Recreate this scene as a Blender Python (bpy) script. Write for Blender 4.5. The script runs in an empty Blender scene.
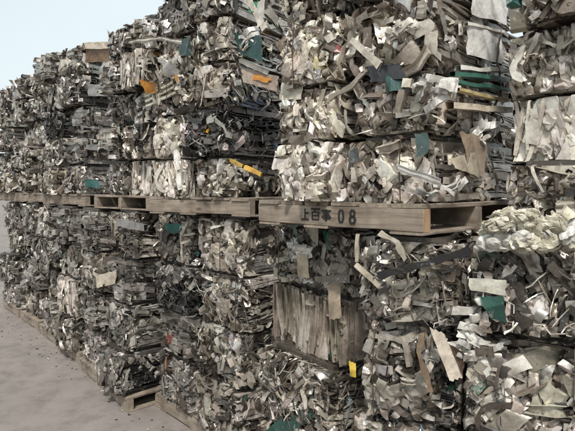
import bpy, math, numpy as np
from mathutils import Vector, Matrix

RNG = np.random.default_rng(7)
SC = bpy.context.scene
COL = SC.collection
V3 = np.array

# ------------------------------------------------------------------ camera
CAMZ, PITCH, F = 1.8, math.radians(3.2), 490.0
cam = bpy.data.objects.new('camera', bpy.data.cameras.new('camera'))
COL.objects.link(cam)
cam.location = (0, 0, CAMZ)
cam.rotation_euler = (math.radians(90) - PITCH, 0, 0)
cam.data.sensor_width = 36
cam.data.lens = 36 * F / 575
cam.data.clip_start = .02
cam.data.clip_end = 3000
SC.camera = cam
FWD = V3([0, math.cos(PITCH), -math.sin(PITCH)])
UPV = V3([0, math.sin(PITCH), math.cos(PITCH)])
RIGHT = V3([1., 0, 0])
EYE = V3([0, 0, CAMZ])


def ray(px, py):
    return FWD * F + RIGHT * (px - 287.5) + UPV * (215.5 - py)


# ------------------------------------------------------------------ world and light
w = bpy.data.worlds.new('World'); SC.world = w; w.use_nodes = True
nt = w.node_tree
sky = nt.nodes.new('ShaderNodeTexSky'); sky.sky_type = 'NISHITA'
SUND = V3([-.02, -.58, .81]); SUND = SUND / np.linalg.norm(SUND)
sky.sun_disc = False
sky.sun_elevation = math.asin(SUND[2])
sky.sun_rotation = math.atan2(SUND[0], SUND[1])
sky.air_density = 1.2; sky.dust_density = 5.0; sky.ozone_density = .8
bg = nt.nodes['Background']; bg.inputs[1].default_value = .15
# thin high cloud veiling the blue
cn = nt.nodes.new('ShaderNodeTexNoise'); cn.inputs['Scale'].default_value = 2.2; cn.inputs['Detail'].default_value = 5
cr = nt.nodes.new('ShaderNodeMapRange'); cr.inputs[3].default_value = .62; cr.inputs[4].default_value = .95
cm = nt.nodes.new('ShaderNodeMix'); cm.data_type = 'RGBA'; cm.inputs[7].default_value = (5.5, 6.1, 6.2, 1)
tc = nt.nodes.new('ShaderNodeTexCoord')
nt.links.new(tc.outputs['Generated'], cn.inputs['Vector']); nt.links.new(cn.outputs[0], cr.inputs[0])
nt.links.new(cr.outputs[0], cm.inputs[0]); nt.links.new(sky.outputs[0], cm.inputs[6])
nt.links.new(cm.outputs[2], bg.inputs[0])
sun = bpy.data.objects.new('sun', bpy.data.lights.new('sun', 'SUN'))
COL.objects.link(sun)
sun.data.energy = 3.9
sun.data.angle = math.radians(9)
sun.data.color = (1, .965, .915)
sun.rotation_euler = Vector(SUND).to_track_quat('Z', 'Y').to_euler()
SC.view_settings.view_transform = 'Standard'
SC.view_settings.look = 'None'
SC.view_settings.exposure = 0.18
SC.view_settings.gamma = 1
SC.view_settings.use_curve_mapping = False


# ------------------------------------------------------------------ materials
class NT:
    def __init__(s, name):
        s.m = bpy.data.materials.new(name); s.m.use_nodes = True
        s.t = s.m.node_tree; s.b = s.t.nodes['Principled BSDF']

    def n(s, typ, **kw):
        q = s.t.nodes.new(typ)
        for k, v in kw.items():
            if k.startswith('_'):
                setattr(q, k[1:], v)
            else:
                q.inputs[k.replace('_', ' ')].default_value = v
        return q

    def l(s, a, b):
        s.t.links.new(a, b)

    def ramp(s, src, stops):
        r = s.t.nodes.new('ShaderNodeValToRGB')
        e = r.color_ramp.elements
        while len(e) < len(stops): e.new(.5)
        for i, (p, c) in enumerate(stops):
            e[i].position = p; e[i].color = (c, c, c, 1) if isinstance(c, (int, float)) else (*c, 1)
        s.l(src, r.inputs[0]); return r.outputs[0]

    def mix(s, fac, a, b, mode='MIX'):
        q = s.t.nodes.new('ShaderNodeMix'); q.data_type = 'RGBA'; q.blend_type = mode
        for sock, v in ((q.inputs[0], fac), (q.inputs[6], a), (q.inputs[7], b)):
            if hasattr(v, 'links'): s.l(v, sock)
            else: sock.default_value = v if isinstance(v, float) else (*v, 1)
        return q.outputs[2]


def scrap_material():
    k = NT('scrap_metal')
    at = k.n('ShaderNodeAttribute', _attribute_name='tint')
    co = k.n('ShaderNodeTexCoord').outputs['Object']
    n1 = k.n('ShaderNodeTexNoise', Scale=14., Detail=6., Roughness=.65); k.l(co, n1.inputs['Vector'])
    n2 = k.n('ShaderNodeTexNoise', Scale=90., Detail=4., Roughness=.7); k.l(co, n2.inputs['Vector'])
    n3 = k.n('ShaderNodeTexNoise', Scale=34., Detail=5., Roughness=.6); k.l(co, n3.inputs['Vector'])
    dirt = k.ramp(n1.outputs[0], [(.42, 0.), (.68, .66)])
    c = k.mix(dirt, at.outputs['Color'], (.20, .155, .11), 'MULTIPLY')
    # worn-off paint and grime specks
    spk = k.ramp(n2.outputs[0], [(.57, 0.), (.69, .6)])
    c = k.mix(spk, c, (.30, .25, .20), 'MULTIPLY')
    sc = k.ramp(n3.outputs[0], [(.60, 0.), (.68, .38)])
    c = k.mix(sc, c, (.34, .33, .31))
    k.l(c, k.b.inputs['Base Color'])
    k.l(at.outputs['Alpha'], k.b.inputs['Metallic'])
    k.l(k.ramp(n1.outputs[0], [(.3, .24), (.7, .50)]), k.b.inputs['Roughness'])
    v = k.n('ShaderNodeTexVoronoi', Scale=55., _feature='F1'); k.l(co, v.inputs['Vector'])
    b1 = k.n('ShaderNodeBump', Strength=.22, Distance=.004)
    k.l(v.outputs['Distance'], b1.inputs['Height'])
    b2 = k.n('ShaderNodeBump', Strength=.22, Distance=.002)
    k.l(n2.outputs[0], b2.inputs['Height']); k.l(b1.outputs[0], b2.inputs['Normal'])
    k.l(b2.outputs[0], k.b.inputs['Normal'])
    k.b.inputs['Coat Weight'].default_value = .25; k.b.inputs['Coat Roughness'].default_value = .3
    return k.m


def wood_material(name, axis, base=(.32, .268, .212), dark=(.14, .112, .085)):
    k = NT(name)
    co = k.n('ShaderNodeTexCoord').outputs['Object']
    mp = k.n('ShaderNodeMapping'); k.l(co, mp.inputs[0])
    s = [38., 38., 38.]; s[axis] = 2.2
    mp.inputs['Scale'].default_value = s
    n1 = k.n('ShaderNodeTexNoise', Scale=1., Detail=8., Roughness=.7, Distortion=.6); k.l(mp.outputs[0], n1.inputs['Vector'])
    n2 = k.n('ShaderNodeTexNoise', Scale=7., Detail=4.); k.l(co, n2.inputs['Vector'])
    n3 = k.n('ShaderNodeTexNoise', Scale=160., Detail=2.); k.l(co, n3.inputs['Vector'])
    c = k.mix(k.ramp(n1.outputs[0], [(.3, 0.), (.7, 1.)]), dark, base)
    c = k.mix(k.ramp(n2.outputs[0], [(.42, 0.), (.7, .75)]), c, (.30, .25, .22), 'MULTIPLY')
    mk = k.n('ShaderNodeMapping'); k.l(co, mk.inputs[0]); s2 = [9., 9., 9.]; s2[axis] = 3.6; mk.inputs['Scale'].default_value = s2
    vk = k.n('ShaderNodeTexVoronoi', Scale=1.); k.l(mk.outputs[0], vk.inputs['Vector'])
    c = k.mix(k.ramp(vk.outputs['Distance'], [(.06, .85), (.16, 0.)]), c, (.22, .15, .10), 'MULTIPLY')
    n4 = k.n('ShaderNodeTexNoise', Scale=1.6, Detail=10., Roughness=.75, Distortion=1.); k.l(mp.outputs[0], n4.inputs['Vector'])
    c = k.mix(k.ramp(n4.outputs[0], [(.60, 0.), (.63, .8)]), c, (.05, .035, .025))
    k.l(c, k.b.inputs['Base Color'])
    k.b.inputs['Roughness'].default_value = .85
    b = k.n('ShaderNodeBump', Strength=.6, Distance=.004); k.l(n1.outputs[0], b.inputs['Height'])
    b2 = k.n('ShaderNodeBump', Strength=.3, Distance=.001); k.l(n3.outputs[0], b2.inputs['Height']); k.l(b.outputs[0], b2.inputs['Normal'])
    k.l(b2.outputs[0], k.b.inputs['Normal'])
    return k.m


def flat_mat(name, c, rough=.7, metal=0.):
    k = NT(name)
    n = k.n('ShaderNodeTexNoise', Scale=60., Detail=5.)
    k.l(k.n('ShaderNodeTexCoord').outputs['Object'], n.inputs['Vector'])
    k.l(k.mix(k.ramp(n.outputs[0], [(.35, 0.), (.75, .8)]), c, tuple(x * .45 for x in c)), k.b.inputs['Base Color'])
    k.b.inputs['Roughness'].default_value = rough; k.b.inputs['Metallic'].default_value = metal
    return k.m


M_SCRAP = scrap_material()
M_WOODX = wood_material('weathered_wood_lengthwise', 0)
M_WOODY = wood_material('weathered_wood_crosswise', 1)
M_FRESH = wood_material('split_fresh_wood', 2, (.46, .31, .19), (.22, .135, .07))
M_CORE = flat_mat('packed_shade_core', (.045, .038, .032), .8)  # near-black colour stands for the shade deep inside a bale
M_WIRE = flat_mat('rusty_tie_wire', (.10, .07, .05), .6, .6)
M_INK = flat_mat('stencil_ink', (.012, .011, .010), .8)


def ground_material():
    k = NT('yard_concrete')
    co = k.n('ShaderNodeTexCoord').outputs['Object']
    n1 = k.n('ShaderNodeTexNoise', Scale=1.1, Detail=8., Roughness=.6); k.l(co, n1.inputs['Vector'])
    n2 = k.n('ShaderNodeTexNoise', Scale=90., Detail=4., Roughness=.7); k.l(co, n2.inputs['Vector'])
    n3 = k.n('ShaderNodeTexNoise', Scale=5., Detail=6., Roughness=.7); k.l(co, n3.inputs['Vector'])
    v = k.n('ShaderNodeTexVoronoi', Scale=.55, _feature='DISTANCE_TO_EDGE')
    w_ = k.n('ShaderNodeTexNoise', Scale=3., Detail=5.); k.l(co, w_.inputs['Vector'])
    wv = k.mix(.06, (0., 0., 0.), w_.outputs['Color'], 'ADD')
    ad = k.n('ShaderNodeVectorMath', _operation='ADD'); k.l(co, ad.inputs[0]); k.l(wv, ad.inputs[1]); k.l(ad.outputs[0], v.inputs['Vector'])
    c = k.mix(k.ramp(n1.outputs[0], [(.3, 0.), (.7, 1.)]), (.15, .132, .12), (.24, .215, .195))
    c = k.mix(k.ramp(n3.outputs[0], [(.46, 0.), (.66, .75)]), c, (.105, .09, .08))
    c = k.mix(k.ramp(n2.outputs[0], [(.35, .5), (.6, 0.)]), c, (.15, .13, .12))
    mp = k.n('ShaderNodeMapping'); k.l(ad.outputs[0], mp.inputs[0]); mp.inputs['Scale'].default_value = (.8, .8, .8)
    v2 = k.n('ShaderNodeTexVoronoi', Scale=1.3, _feature='DISTANCE_TO_EDGE'); k.l(mp.outputs[0], v2.inputs['Vector'])
    n4 = k.n('ShaderNodeTexNoise', Scale=2.3, Detail=3.); k.l(co, n4.inputs['Vector'])
    msk = k.mix(k.ramp(n4.outputs[0], [(.5, 0.), (.6, 1.)]), (0., 0., 0.), k.ramp(v2.outputs['Distance'], [(0., .0), (.008, 0.)]))
    c = k.mix(msk, c, (.05, .045, .04))
    n5 = k.n('ShaderNodeTexVoronoi', Scale=140.); k.l(co, n5.inputs['Vector'])
    c = k.mix(k.ramp(n5.outputs['Distance'], [(.0, .75), (.22, 0.)]), c, (.40, .37, .34))
    k.l(c, k.b.inputs['Base Color']); k.b.inputs['Roughness'].default_value = .9
    b = k.n('ShaderNodeBump', Strength=.5, Distance=.004); k.l(n2.outputs[0], b.inputs['Height']); k.l(b.outputs[0], k.b.inputs['Normal'])
    return k.m


# ------------------------------------------------------------------ mesh helpers
class Acc:
    """collects (verts n,V,3 / faces q,4 / tint n,4 / smooth flag)"""
    def __init__(s): s.v = []; s.f = []; s.c = []; s.s = []; s.k = 0

    def add(s, verts, quads, tint, smooth):
        n, nv, _ = verts.shape
        s.v.append(verts.reshape(-1, 3))
        s.f.append((quads[None] + (np.arange(n) * nv)[:, None, None] + s.k).reshape(-1, 4))
        s.c.append(np.repeat(tint, nv, axis=0))
        s.s.append(np.full(n * len(quads), smooth))
        s.k += n * nv

    def build(s, name, mat, parent=None, loc=None):
        v = np.concatenate(s.v).astype(np.float32); f = np.concatenate(s.f).astype(np.int32)
        c = np.concatenate(s.c).astype(np.float32); sm = np.concatenate(s.s)
        if loc is not None: v = v - np.asarray(loc, np.float32)
        me = bpy.data.meshes.new(name)
        me.vertices.add(len(v)); me.vertices.foreach_set('co', v.ravel())
        me.loops.add(len(f) * 4); me.loops.foreach_set('vertex_index', f.ravel())
        me.polygons.add(len(f))
        me.polygons.foreach_set('loop_start', np.arange(0, len(f) * 4, 4, dtype=np.int32))
        me.polygons.foreach_set('loop_total', np.full(len(f), 4, np.int32))
        me.polygons.foreach_set('use_smooth', sm)
        me.update(calc_edges=True)
        a = me.attributes.new('tint', 'FLOAT_COLOR', 'POINT'); a.data.foreach_set('color', c.ravel())
        me.materials.append(mat)
        o = bpy.data.objects.new(name, me); COL.objects.link(o)
        if parent: o.parent = parent
        if loc is not None: o.location = loc
        return o


def U(a, b, n=None): return RNG.uniform(a, b, n)


def tri(x): return 4 * np.abs(x - np.floor(x + .5)) - 1


def crumple(P, amp, wl, K=3):
    """P n,V,3 ; sharp folded displacement, coherent in space"""
    n = P.shape[0]
    out = P.copy()
    for _ in range(K):
        d = RNG.normal(size=(n, 1, 3)); d /= np.linalg.norm(d, axis=2, keepdims=True)
        e = RNG.normal(size=(n, 1, 3)); e /= np.linalg.norm(e, axis=2, keepdims=True)
        fr = 1 / (wl * U(.6, 1.6, (n, 1)))
        out += amp * e * tri((P * d).sum(2) * fr + U(0, 1, (n, 1)))[:, :, None]
    return out


def grid_quads(nu, nv, close_v=False):
    q = []
    for i in range(nu - 1):
        for j in range(nv if close_v else nv - 1):
            j2 = (j + 1) % nv
            q.append((i * nv + j, (i + 1) * nv + j, (i + 1) * nv + j2, i * nv + j2))
    return np.array(q)


PROF = {  # each side separate so that the folds stay sharp ; (b, t) pairs
    'box': [[(-.5, -.5), (.5, -.5)], [(.5, -.5), (.5, .5)], [(.5, .5), (-.5, .5)], [(-.5, .5), (-.5, -.5)]],
    'chan': [[(-.5, -.5), (-.5, .5)], [(-.5, .5), (.5, .5)], [(.5, .5), (.5, -.5)]],
    'flat': [[(-.5, .0), (-.1, .35)], [(-.1, .35), (.5, 0)]],
    'rib': [[(-.5, -.3), (-.5, .3)], [(-.5, .3), (-.2, .3)], [(-.2, .3), (-.15, -.1)], [(-.15, -.1), (.15, -.1)],
            [(.15, -.1), (.2, .3)], [(.2, .3), (.5, .3)], [(.5, .3), (.5, -.3)]],
}


def sweep(path, B, wdt, thk, prof):
    """path n,m,3 ; B n,3 across axis ; wdt,thk n,m"""
    n, m, _ = path.shape
    T = np.gradient(path, axis=1)
    T /= np.linalg.norm(T, axis=2, keepdims=True) + 1e-9
    Bm = np.repeat(B[:, None], m, 1)
    N = np.cross(Bm, T); N /= np.linalg.norm(N, axis=2, keepdims=True) + 1e-9
    vs = []; qs = []; k = 0
    for seg in PROF[prof]:
        pts = [path + Bm * (b * wdt)[..., None] + N * (t * thk)[..., None] for b, t in seg]
        vs.append(np.stack(pts, 2).reshape(n, -1, 3))
        qs.append(grid_quads(m, len(seg)) + k); k += m * len(seg)
    return np.concatenate(vs, 1), np.concatenate(qs)


def frames(n, outward, a0, ang, tilt):
    """n,3,3 rotation rows: a, b, nrm"""
    o = V3(outward, float); a0 = V3(a0, float); b0 = np.cross(o, a0)
    nr = o[None] + RNG.normal(size=(n, 3)) * tilt
    nr /= np.linalg.norm(nr, axis=1, keepdims=True)
    a = np.cos(ang)[:, None] * a0 + np.sin(ang)[:, None] * b0
    a -= nr * (a * nr).sum(1, keepdims=True); a /= np.linalg.norm(a, axis=1, keepdims=True)
    return a, np.cross(nr, a), nr


def to_world(L, pos, fr):
    a, b, nr = fr
    return pos[:, None] + L[..., :1] * a[:, None] + L[..., 1:2] * b[:, None] + L[..., 2:] * nr[:, None]


# palettes: (r,g,b,metal,weight)
PAL = {
    'pale': [(.74, .71, .645, 0, 4), (.60, .565, .50, 0, 3.4), (.38, .345, .295, 0, 2.4), (.76, .75, .73, .85, 2.2), (.15, .13, .11, 0, 1.8), (.84, .83, .80, 0, 2)],
    'grey': [(.42, .41, .395, 0, 3), (.60, .585, .555, 0, 2.5), (.25, .24, .225, 0, 2.5), (.70, .69, .68, .9, 3.2), (.10, .09, .08, 0, 2.2), (.76, .75, .72, 0, 1.4)],
    'tan': [(.50, .46, .395, 0, 3), (.58, .55, .49, 0, 3), (.42, .38, .325, 0, 2), (.62, .59, .54, 0, 1.2), (.20, .165, .13, 0, .6)],
    'dark': [(.075, .072, .07, 0, 3), (.17, .165, .16, 0, 2.5), (.36, .35, .34, .4, 1.6), (.62, .61, .58, 0, 1.2), (.025, .025, .027, 0, 3)],
    'mix': [(.62, .59, .53, 0, 3), (.42, .395, .35, 0, 2.6), (.23, .20, .17, 0, 2.4), (.74, .73, .71, .85, 2.6), (.085, .075, .065, 0, 2.2), (.80, .785, .75, 0, 1.6)],
    'white': [(.82, .805, .77, 0, 4), (.72, .69, .63, 0, 2.6), (.52, .49, .43, 0, 1.5), (.22, .20, .17, 0, 1.0)],
}
ACCENT = [(.015, .08, .07, 0), (.45, .24, .04, 0), (.20, .05, .035, 0), (.05, .08, .14, 0), (.09, .16, .12, 0), (.24, .14, .08, 0), (.12, .17, .21, 0), (.30, .36, .38, 0), (.45, .40, .22, 0), (.02, .10, .06, 0)]


def tints(n, pal, accent=.012):
    P = np.array(PAL[pal], float); P[:, :3] *= V3([.895, .86, .825])
    i = RNG.choice(len(P), n, p=P[:, 4] / P[:, 4].sum())
    c = P[i, :4].copy()
    c[:, 3] = np.maximum(c[:, 3], .22); c[:, :3] *= U(.78, 1.14, (n, 1)); c[:, :3] *= 1 + RNG.normal(size=(n, 3)) * .02
    acc = U(0, 1, n) < accent
    if acc.any():
        A = np.array(ACCENT); c[acc] = A[RNG.integers(0, len(A), acc.sum())]
    return np.clip(c, .01, .86)


# ---- piece makers: pos n,3, frame, return verts, quads, smooth
def mk_hairpin(n, pos, fr, s):
    m = 9
    L = U(.025, .085, n) * s; dep = U(.02, .06, n) * s
    t = np.linspace(-1, 1, m)[None]
    e = U(3, 8, (n, 1))
    x = np.sign(t) * np.abs(t) ** .8
    arch = (1 - np.abs(x) ** e) ** (1 / 1.6)
    lx = x * (L / 2)[:, None] * (1 + .25 * (1 - arch)); lz = (arch - 1) * dep[:, None]
    path = np.stack([lx, np.zeros_like(lx), lz + .0], 2)
    path[..., 1] += U(-.3, .3, (n, 1)) * lx
    wd = (U(.010, .034, n) * s)[:, None] * U(.75, 1.2, (n, m)); th = (U(.005, .015, n) * s)[:, None] * U(.55, 1.3, (n, m))
    B = np.tile(V3([0., 1, 0]), (n, 1))
    v, q = sweep(path, B, wd, th, 'box' if RNG.random() < .5 else 'chan')
    v = crumple(v, .0022 * s, .05 * s, 2)
    return to_world(v, pos, fr), q, True


def mk_strip(n, pos, fr, s, prof='chan', Lr=(.05, .16)):
    m = 8
    L = U(*Lr, n) * s
    t = np.linspace(-.5, .5, m)[None]
    lx = t * L[:, None]
    k = U(-.5, .5, (n, 1)); bp = U(-.3, .3, (n, 1))
    ly = np.abs(t - bp) * k * L[:, None] * .6
    lz = -np.abs(t + bp) * U(-.1, .7, (n, 1)) * L[:, None] * .6
    path = np.stack([lx, ly, lz], 2)
    wd = (U(.008, .032, n) * s)[:, None] * U(.85, 1.12, (n, m)); th = (U(.003, .013, n) * s)[:, None] * U(.7, 1.2, (n, m))
    v, q = sweep(path, np.tile(V3([0., 1, 0]), (n, 1)), wd, th, prof)
    v = crumple(v, .0012 * s, .07 * s, 2)
    return to_world(v, pos, fr), q, True


def mk_sheet(n, pos, fr, s, g=10, ext=(.035, .082)):
    a = U(*ext, (n, 1)) * s; b = a * U(.45, 1., (n, 1))
    gu, gv = np.meshgrid(np.linspace(-.5, .5, g), np.linspace(-.5, .5, g), indexing='ij')
    gu = gu.ravel()[None] + RNG.normal(size=(n, g * g)) * .010; gv = gv.ravel()[None] + RNG.normal(size=(n, g * g)) * .010
    # uneven cut outline
    sk = 1 + .10 * np.sin(gv * U(2, 6, (n, 1)) + U(0, 6, (n, 1)))
    x = gu * a * sk; y = gv * b * (1 + .08 * np.sin(gu * U(2, 6, (n, 1)) + U(0, 6, (n, 1))))
    z = np.zeros_like(x)
    for i in range(3):
        th = U(0, 2 * math.pi, (n, 1)); o = U(-.35, .35, (n, 1)) * a
        d = np.cos(th) * x + np.sin(th) * y - o
        z += np.where(d > 0, d, 0) * U(-1.1, .7, (n, 1))
    z += a * .018 * tri(x / a * U(1, 3, (n, 1)) + y / a * U(1, 3, (n, 1)) + U(0, 1, (n, 1)))
    z -= z.max(1, keepdims=True) * .6
    return to_world(np.stack([x, y, z], 2), pos, fr), grid_quads(g, g), False


def mk_wad(n, pos, fr, s):
    nu, nv = 7, 9
    u = np.linspace(.12, math.pi - .12, nu); v = np.arange(nv) * 2 * math.pi / nv
    uu, vv = np.meshgrid(u, v, indexing='ij')
    d = np.stack([np.sin(uu) * np.cos(vv), np.sin(uu) * np.sin(vv), np.cos(uu)], 2).reshape(1, -1, 3)
    r = U(.010, .030, (n, 1, 1)) * s
    P = d * r * V3([1, .75, .6]) * U(.7, 1.5, (n, 1, 3))
    P = P * U(.72, 1.25, (n, nu * nv, 1))
    P = crumple(P, .0035 * s, .022 * s, 4)
    return to_world(P, pos, fr), grid_quads(nu, nv, True), False


def mk_lump(n, pos, fr, s):
    """a length of hollow section crushed into a thick knuckle"""
    m = 13
    L = U(.030, .095, (n, 1)) * s; wd = U(.012, .030, (n, 1)) * s; th = wd * U(.35, .85, (n, 1))
    t = np.linspace(-1, 1, m)[None]
    f1, f2 = U(-.6, 0, (n, 1)), U(.0, .6, (n, 1))
    px = t * L / 2
    pz = -(np.abs(t - f1) * U(-.15, .75, (n, 1)) + np.abs(t - f2) * U(-.15, .55, (n, 1))) * L * .42
    py = (np.abs(t - f1) * U(-.5, .5, (n, 1)) + t * U(-.2, .2, (n, 1))) * L * .4
    pz = pz - pz.max(1, keepdims=True)
    pinch = 1 - .72 * np.clip((np.abs(t) - .55) / .45, 0, 1) * (U(0, 1, (n, 1)) < .7)
    dent = 1 - U(.2, .65, (n, 1)) * np.exp(-((t - f1) / .16) ** 2) - U(.0, .6, (n, 1)) * np.exp(-((t - f2) / .16) ** 2)
    tv = th * np.clip(pinch * dent, .12, 1.2); wv = wd * (1 + .28 * (1 - np.clip(pinch * dent, 0, 1))) * U(.94, 1.06, (n, m))
    v, q = sweep(np.stack([px, py, pz], 2), np.tile(V3([0., 1, 0]), (n, 1)), wv, tv, 'box')
    v = crumple(v, .0022 * s, .045 * s, 3)
    return to_world(v, pos, fr), q, bool(RNG.random() < .5)


def mk_plank(n, pos, fr, s):
    m = 9
    L = U(.15, .34, n) if s < 1.13 else U(.22, .36, n)
    t = np.linspace(-.5, .5, m)[None]
    path = np.stack([t * L[:, None], U(-.05, .05, (n, 1)) * L[:, None] * np.abs(t - U(-.3, .3, (n, 1))) * 2, -np.abs(t) * U(-.05, .12, (n, 1)) * L[:, None]], 2)
    wd = (U(.014, .036, n) * s)[:, None] * U(.93, 1.05, (n, m)); th = (U(.005, .014, n) * s)[:, None] * U(.8, 1.1, (n, m))
    v, q = sweep(path, np.tile(V3([0., 1, 0]), (n, 1)), wd, th, 'box' if RNG.random() < .6 else 'rib')
    return to_world(crumple(v, .0018, .07, 2), pos, fr), q, True


def mk_rod(n, pos, fr, s):
    v, q, _ = mk_strip(n, pos, fr, s * .8, 'chan', (.10, .30))
    return v, q, True


def mk_thin(n, pos, fr, s):
    m = 8
    L = U(.08, .24, n) * s
    t = np.linspace(-.5, .5, m)[None]
    cv = U(-1, 1, (n, 1))
    path = np.stack([t * L[:, None], cv * L[:, None] * (t ** 2) * 1.4, U(-.6, .2, (n, 1)) * L[:, None] * (t ** 2) + .1 * L[:, None] * tri(t * 2 + U(0, 1, (n, 1)))], 2)
    path = crumple(path, .004, .06, 2)
    wd = np.repeat(U(.003, .007, (n, 1)), m, 1)
    v, q = sweep(path, np.tile(V3([0., 1, 0]), (n, 1)), wd, wd, 'box')
    return to_world(v, pos, fr), q, True


MK = {'hair': mk_hairpin, 'strip': mk_strip, 'sheet': mk_sheet, 'wad': mk_wad, 'rod': mk_rod, 'thin': mk_thin, 'lump': mk_lump, 'plank': mk_plank}

# style: counts per m2 of face for each maker, palette, scale, angle spread round the vertical
STYLE = {
    'chunk': dict(mk=dict(hair=420, lump=620, wad=160, sheet=90, strip=130), pal='pale', s=1.3, ang=.8, look='pale knuckly crushed'),
    'curl': dict(mk=dict(hair=420, lump=480, wad=160, sheet=130, strip=160), pal='white', s=1.3, ang=.6, look='off-white curly crushed'),
    'stripe': dict(mk=dict(plank=330, hair=220, lump=300, strip=160, wad=90), pal='white', s=1.25, ang=.22, look='off-white upright-stripped'),
    'board': dict(mk=dict(plank=560, strip=60, lump=30), pal='tan', s=1.45, ang=.035, look='tan upright-slatted'),
    'tangle': dict(mk=dict(thin=200, strip=240, hair=240, lump=260, wad=100, sheet=120), pal='mix', s=1.4, ang=3.2, look='greyish tangled'),
    'gtangle': dict(mk=dict(thin=150, strip=240, hair=240, lump=260, wad=100, sheet=140), pal='grey', s=1.35, ang=3.2, look='silver-grey tangled'),
    'foil': dict(mk=dict(sheet=230, lump=370, wad=120, hair=230, strip=120), pal='mix', s=1.5, ang=3.2, look='crinkled sheet-metal'),
    'gfoil': dict(mk=dict(sheet=260, lump=280, wad=120, hair=210, strip=150), pal='grey', s=1.5, ang=3.2, look='dull grey crinkled'),
    'lay': dict(mk=dict(plank=420, strip=180, sheet=60, lump=120), pal='grey', s=1.3, ang=.07, ang0=1.57, look='level-layered grey'),
    'dark': dict(mk=dict(thin=260, strip=280, hair=240, lump=160, sheet=140, wad=100), pal='dark', s=1.35, ang=3.2, look='dark tangled'),
    'big': dict(mk=dict(sheet=110, hair=250, lump=340, strip=150, wad=70, rod=60), pal='mix', s=1.7, ang=1.6, look='coarse beige-grey'),
}


def bulge(W, H):
    a = [(U(4, 14), U(4, 14), U(0, 6), U(.004, .013)) for _ in range(4)]
    return lambda x, z: sum(k * np.sin(fx * x + fz * z + p) for fx, fz, p, k in a)


def scatter(n, wx, wz):
    """stratified points in a wx*wz rectangle centred at 0"""
    nx = max(1, int(math.sqrt(n * wx / max(wz, .01)))); nz = max(1, int(math.ceil(n / nx)))
    i = RNG.permutation(nx * nz)[:n]
    n = len(i)
    return ((i % nx) + U(0, 1, n)) / nx * wx - wx / 2, ((i // nx) + U(0, 1, n)) / nz * wz - wz / 2


SCL = 1.
TONE = 1.


def cover(acc, st, outward, cen, ax, az, wx, wz, dens, singles=None, nsing=0, deep=.062, box=None):
    """fill one face of a bale. ax: horizontal axis, az: vertical axis of the face"""
    S = STYLE[st]; area = wx * wz; dens = dens / SCL ** 2
    if st in ('board', 'stripe'): deep *= .75
    bl = bulge(wx, wz); out = V3(outward, float); ax = V3(ax, float); az = V3(az, float)
    nc = max(3, int(area * 95)); cx = U(-wx / 2, wx / 2, nc); cz = U(-wz / 2, wz / 2, nc)
    ctin = tints(nc, S['pal'], .0); a00 = S.get('ang0', 0); cang = a00 + RNG.normal(size=nc) * S['ang'] if S['ang'] < 2 else U(0, 6.3, nc)
    for name, per, mult in [(k_, p_ * f_, m_) for k_, p_ in S['mk'].items() for f_, m_ in ((1.15, .78), (.24, 1.5))]:
        n = int(per * area * dens)
        if n < 1: continue
        x, z = scatter(n, wx * .98, wz * .96); n = len(x)
        if name == 'plank': z = z * (.12 if st == 'board' else .5 if st == 'stripe' else 1)
        off = bl(x, z) - np.abs(RNG.normal(size=n)) * deep * .55 - .004
        off -= .042 * np.abs(2 * z / wz) ** 5 + .036 * np.abs(2 * x / wx) ** 6
        near = np.argmin((x[:, None] - cx) ** 2 + (z[:, None] - cz) ** 2 + U(0, .004, (n, nc)), axis=1)
        pos = V3(cen)[None] + x[:, None] * ax + z[:, None] * az + off[:, None] * out
        ang = a00 + RNG.normal(size=n) * S['ang'] if S['ang'] < 2 else U(0, 6.3, n)
        fol = U(0, 1, n) < .62
        ang = np.where(fol, cang[near] + RNG.normal(size=n) * min(.22, S['ang']), ang)
        tl = .10 if st == 'board' else .13 if name in ('hair', 'rod', 'plank', 'lump') else .30
        fr = frames(n, outward, az, ang, tl)
        verts, q, sm = MK[name](n, pos, fr, S['s'] * SCL * mult * (.74 if name == 'sheet' else 1))
        tn = tints(n, S['pal'])
        fol = U(0, 1, n) < .5
        tn[fol] = ctin[near[fol]] * np.concatenate([np.repeat(U(.85, 1.1, (fol.sum(), 1)), 3, 1), np.ones((fol.sum(), 1))], 1)
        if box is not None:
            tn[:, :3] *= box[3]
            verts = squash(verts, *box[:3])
        k = 0
        if singles is not None and name in ('sheet', 'strip', 'hair', 'rod'):
            k = min(nsing, n // 3)
            top = np.argsort(-off)[:n // 2]; pick = RNG.choice(top, k, replace=False)
            msk = np.ones(n, bool); msk[pick] = False
            nm = dict(sheet='crumpled_sheet', strip='bent_strip', hair='folded_channel', rod='long_strip')[name]
            for j in pick: singles.append((nm, verts[j:j + 1], q, tn[j:j + 1], sm))
            verts = verts[msk]; tn = tn[msk]
        acc.add(verts, q, tn, sm)


def squash(v, W, D, H):
    """pieces are pressed back into the block at its edges, as the baler leaves them"""
    v = v.copy()
    z = v[..., 2]; z = np.where(z > H, H + (z - H) * .12, z); z = np.where(z < 0, z * .12, z); v[..., 2] = z
    x = v[..., 0]; a = np.abs(x) - W / 2; v[..., 0] = np.where(a > 0, np.sign(x) * (W / 2 + a * .25), x)
    y = v[..., 1]; a = np.abs(y) - D / 2 - .004; v[..., 1] = np.where(a > 0, np.sign(y) * (D / 2 + .004 + a * .32), y)
    return v


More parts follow.
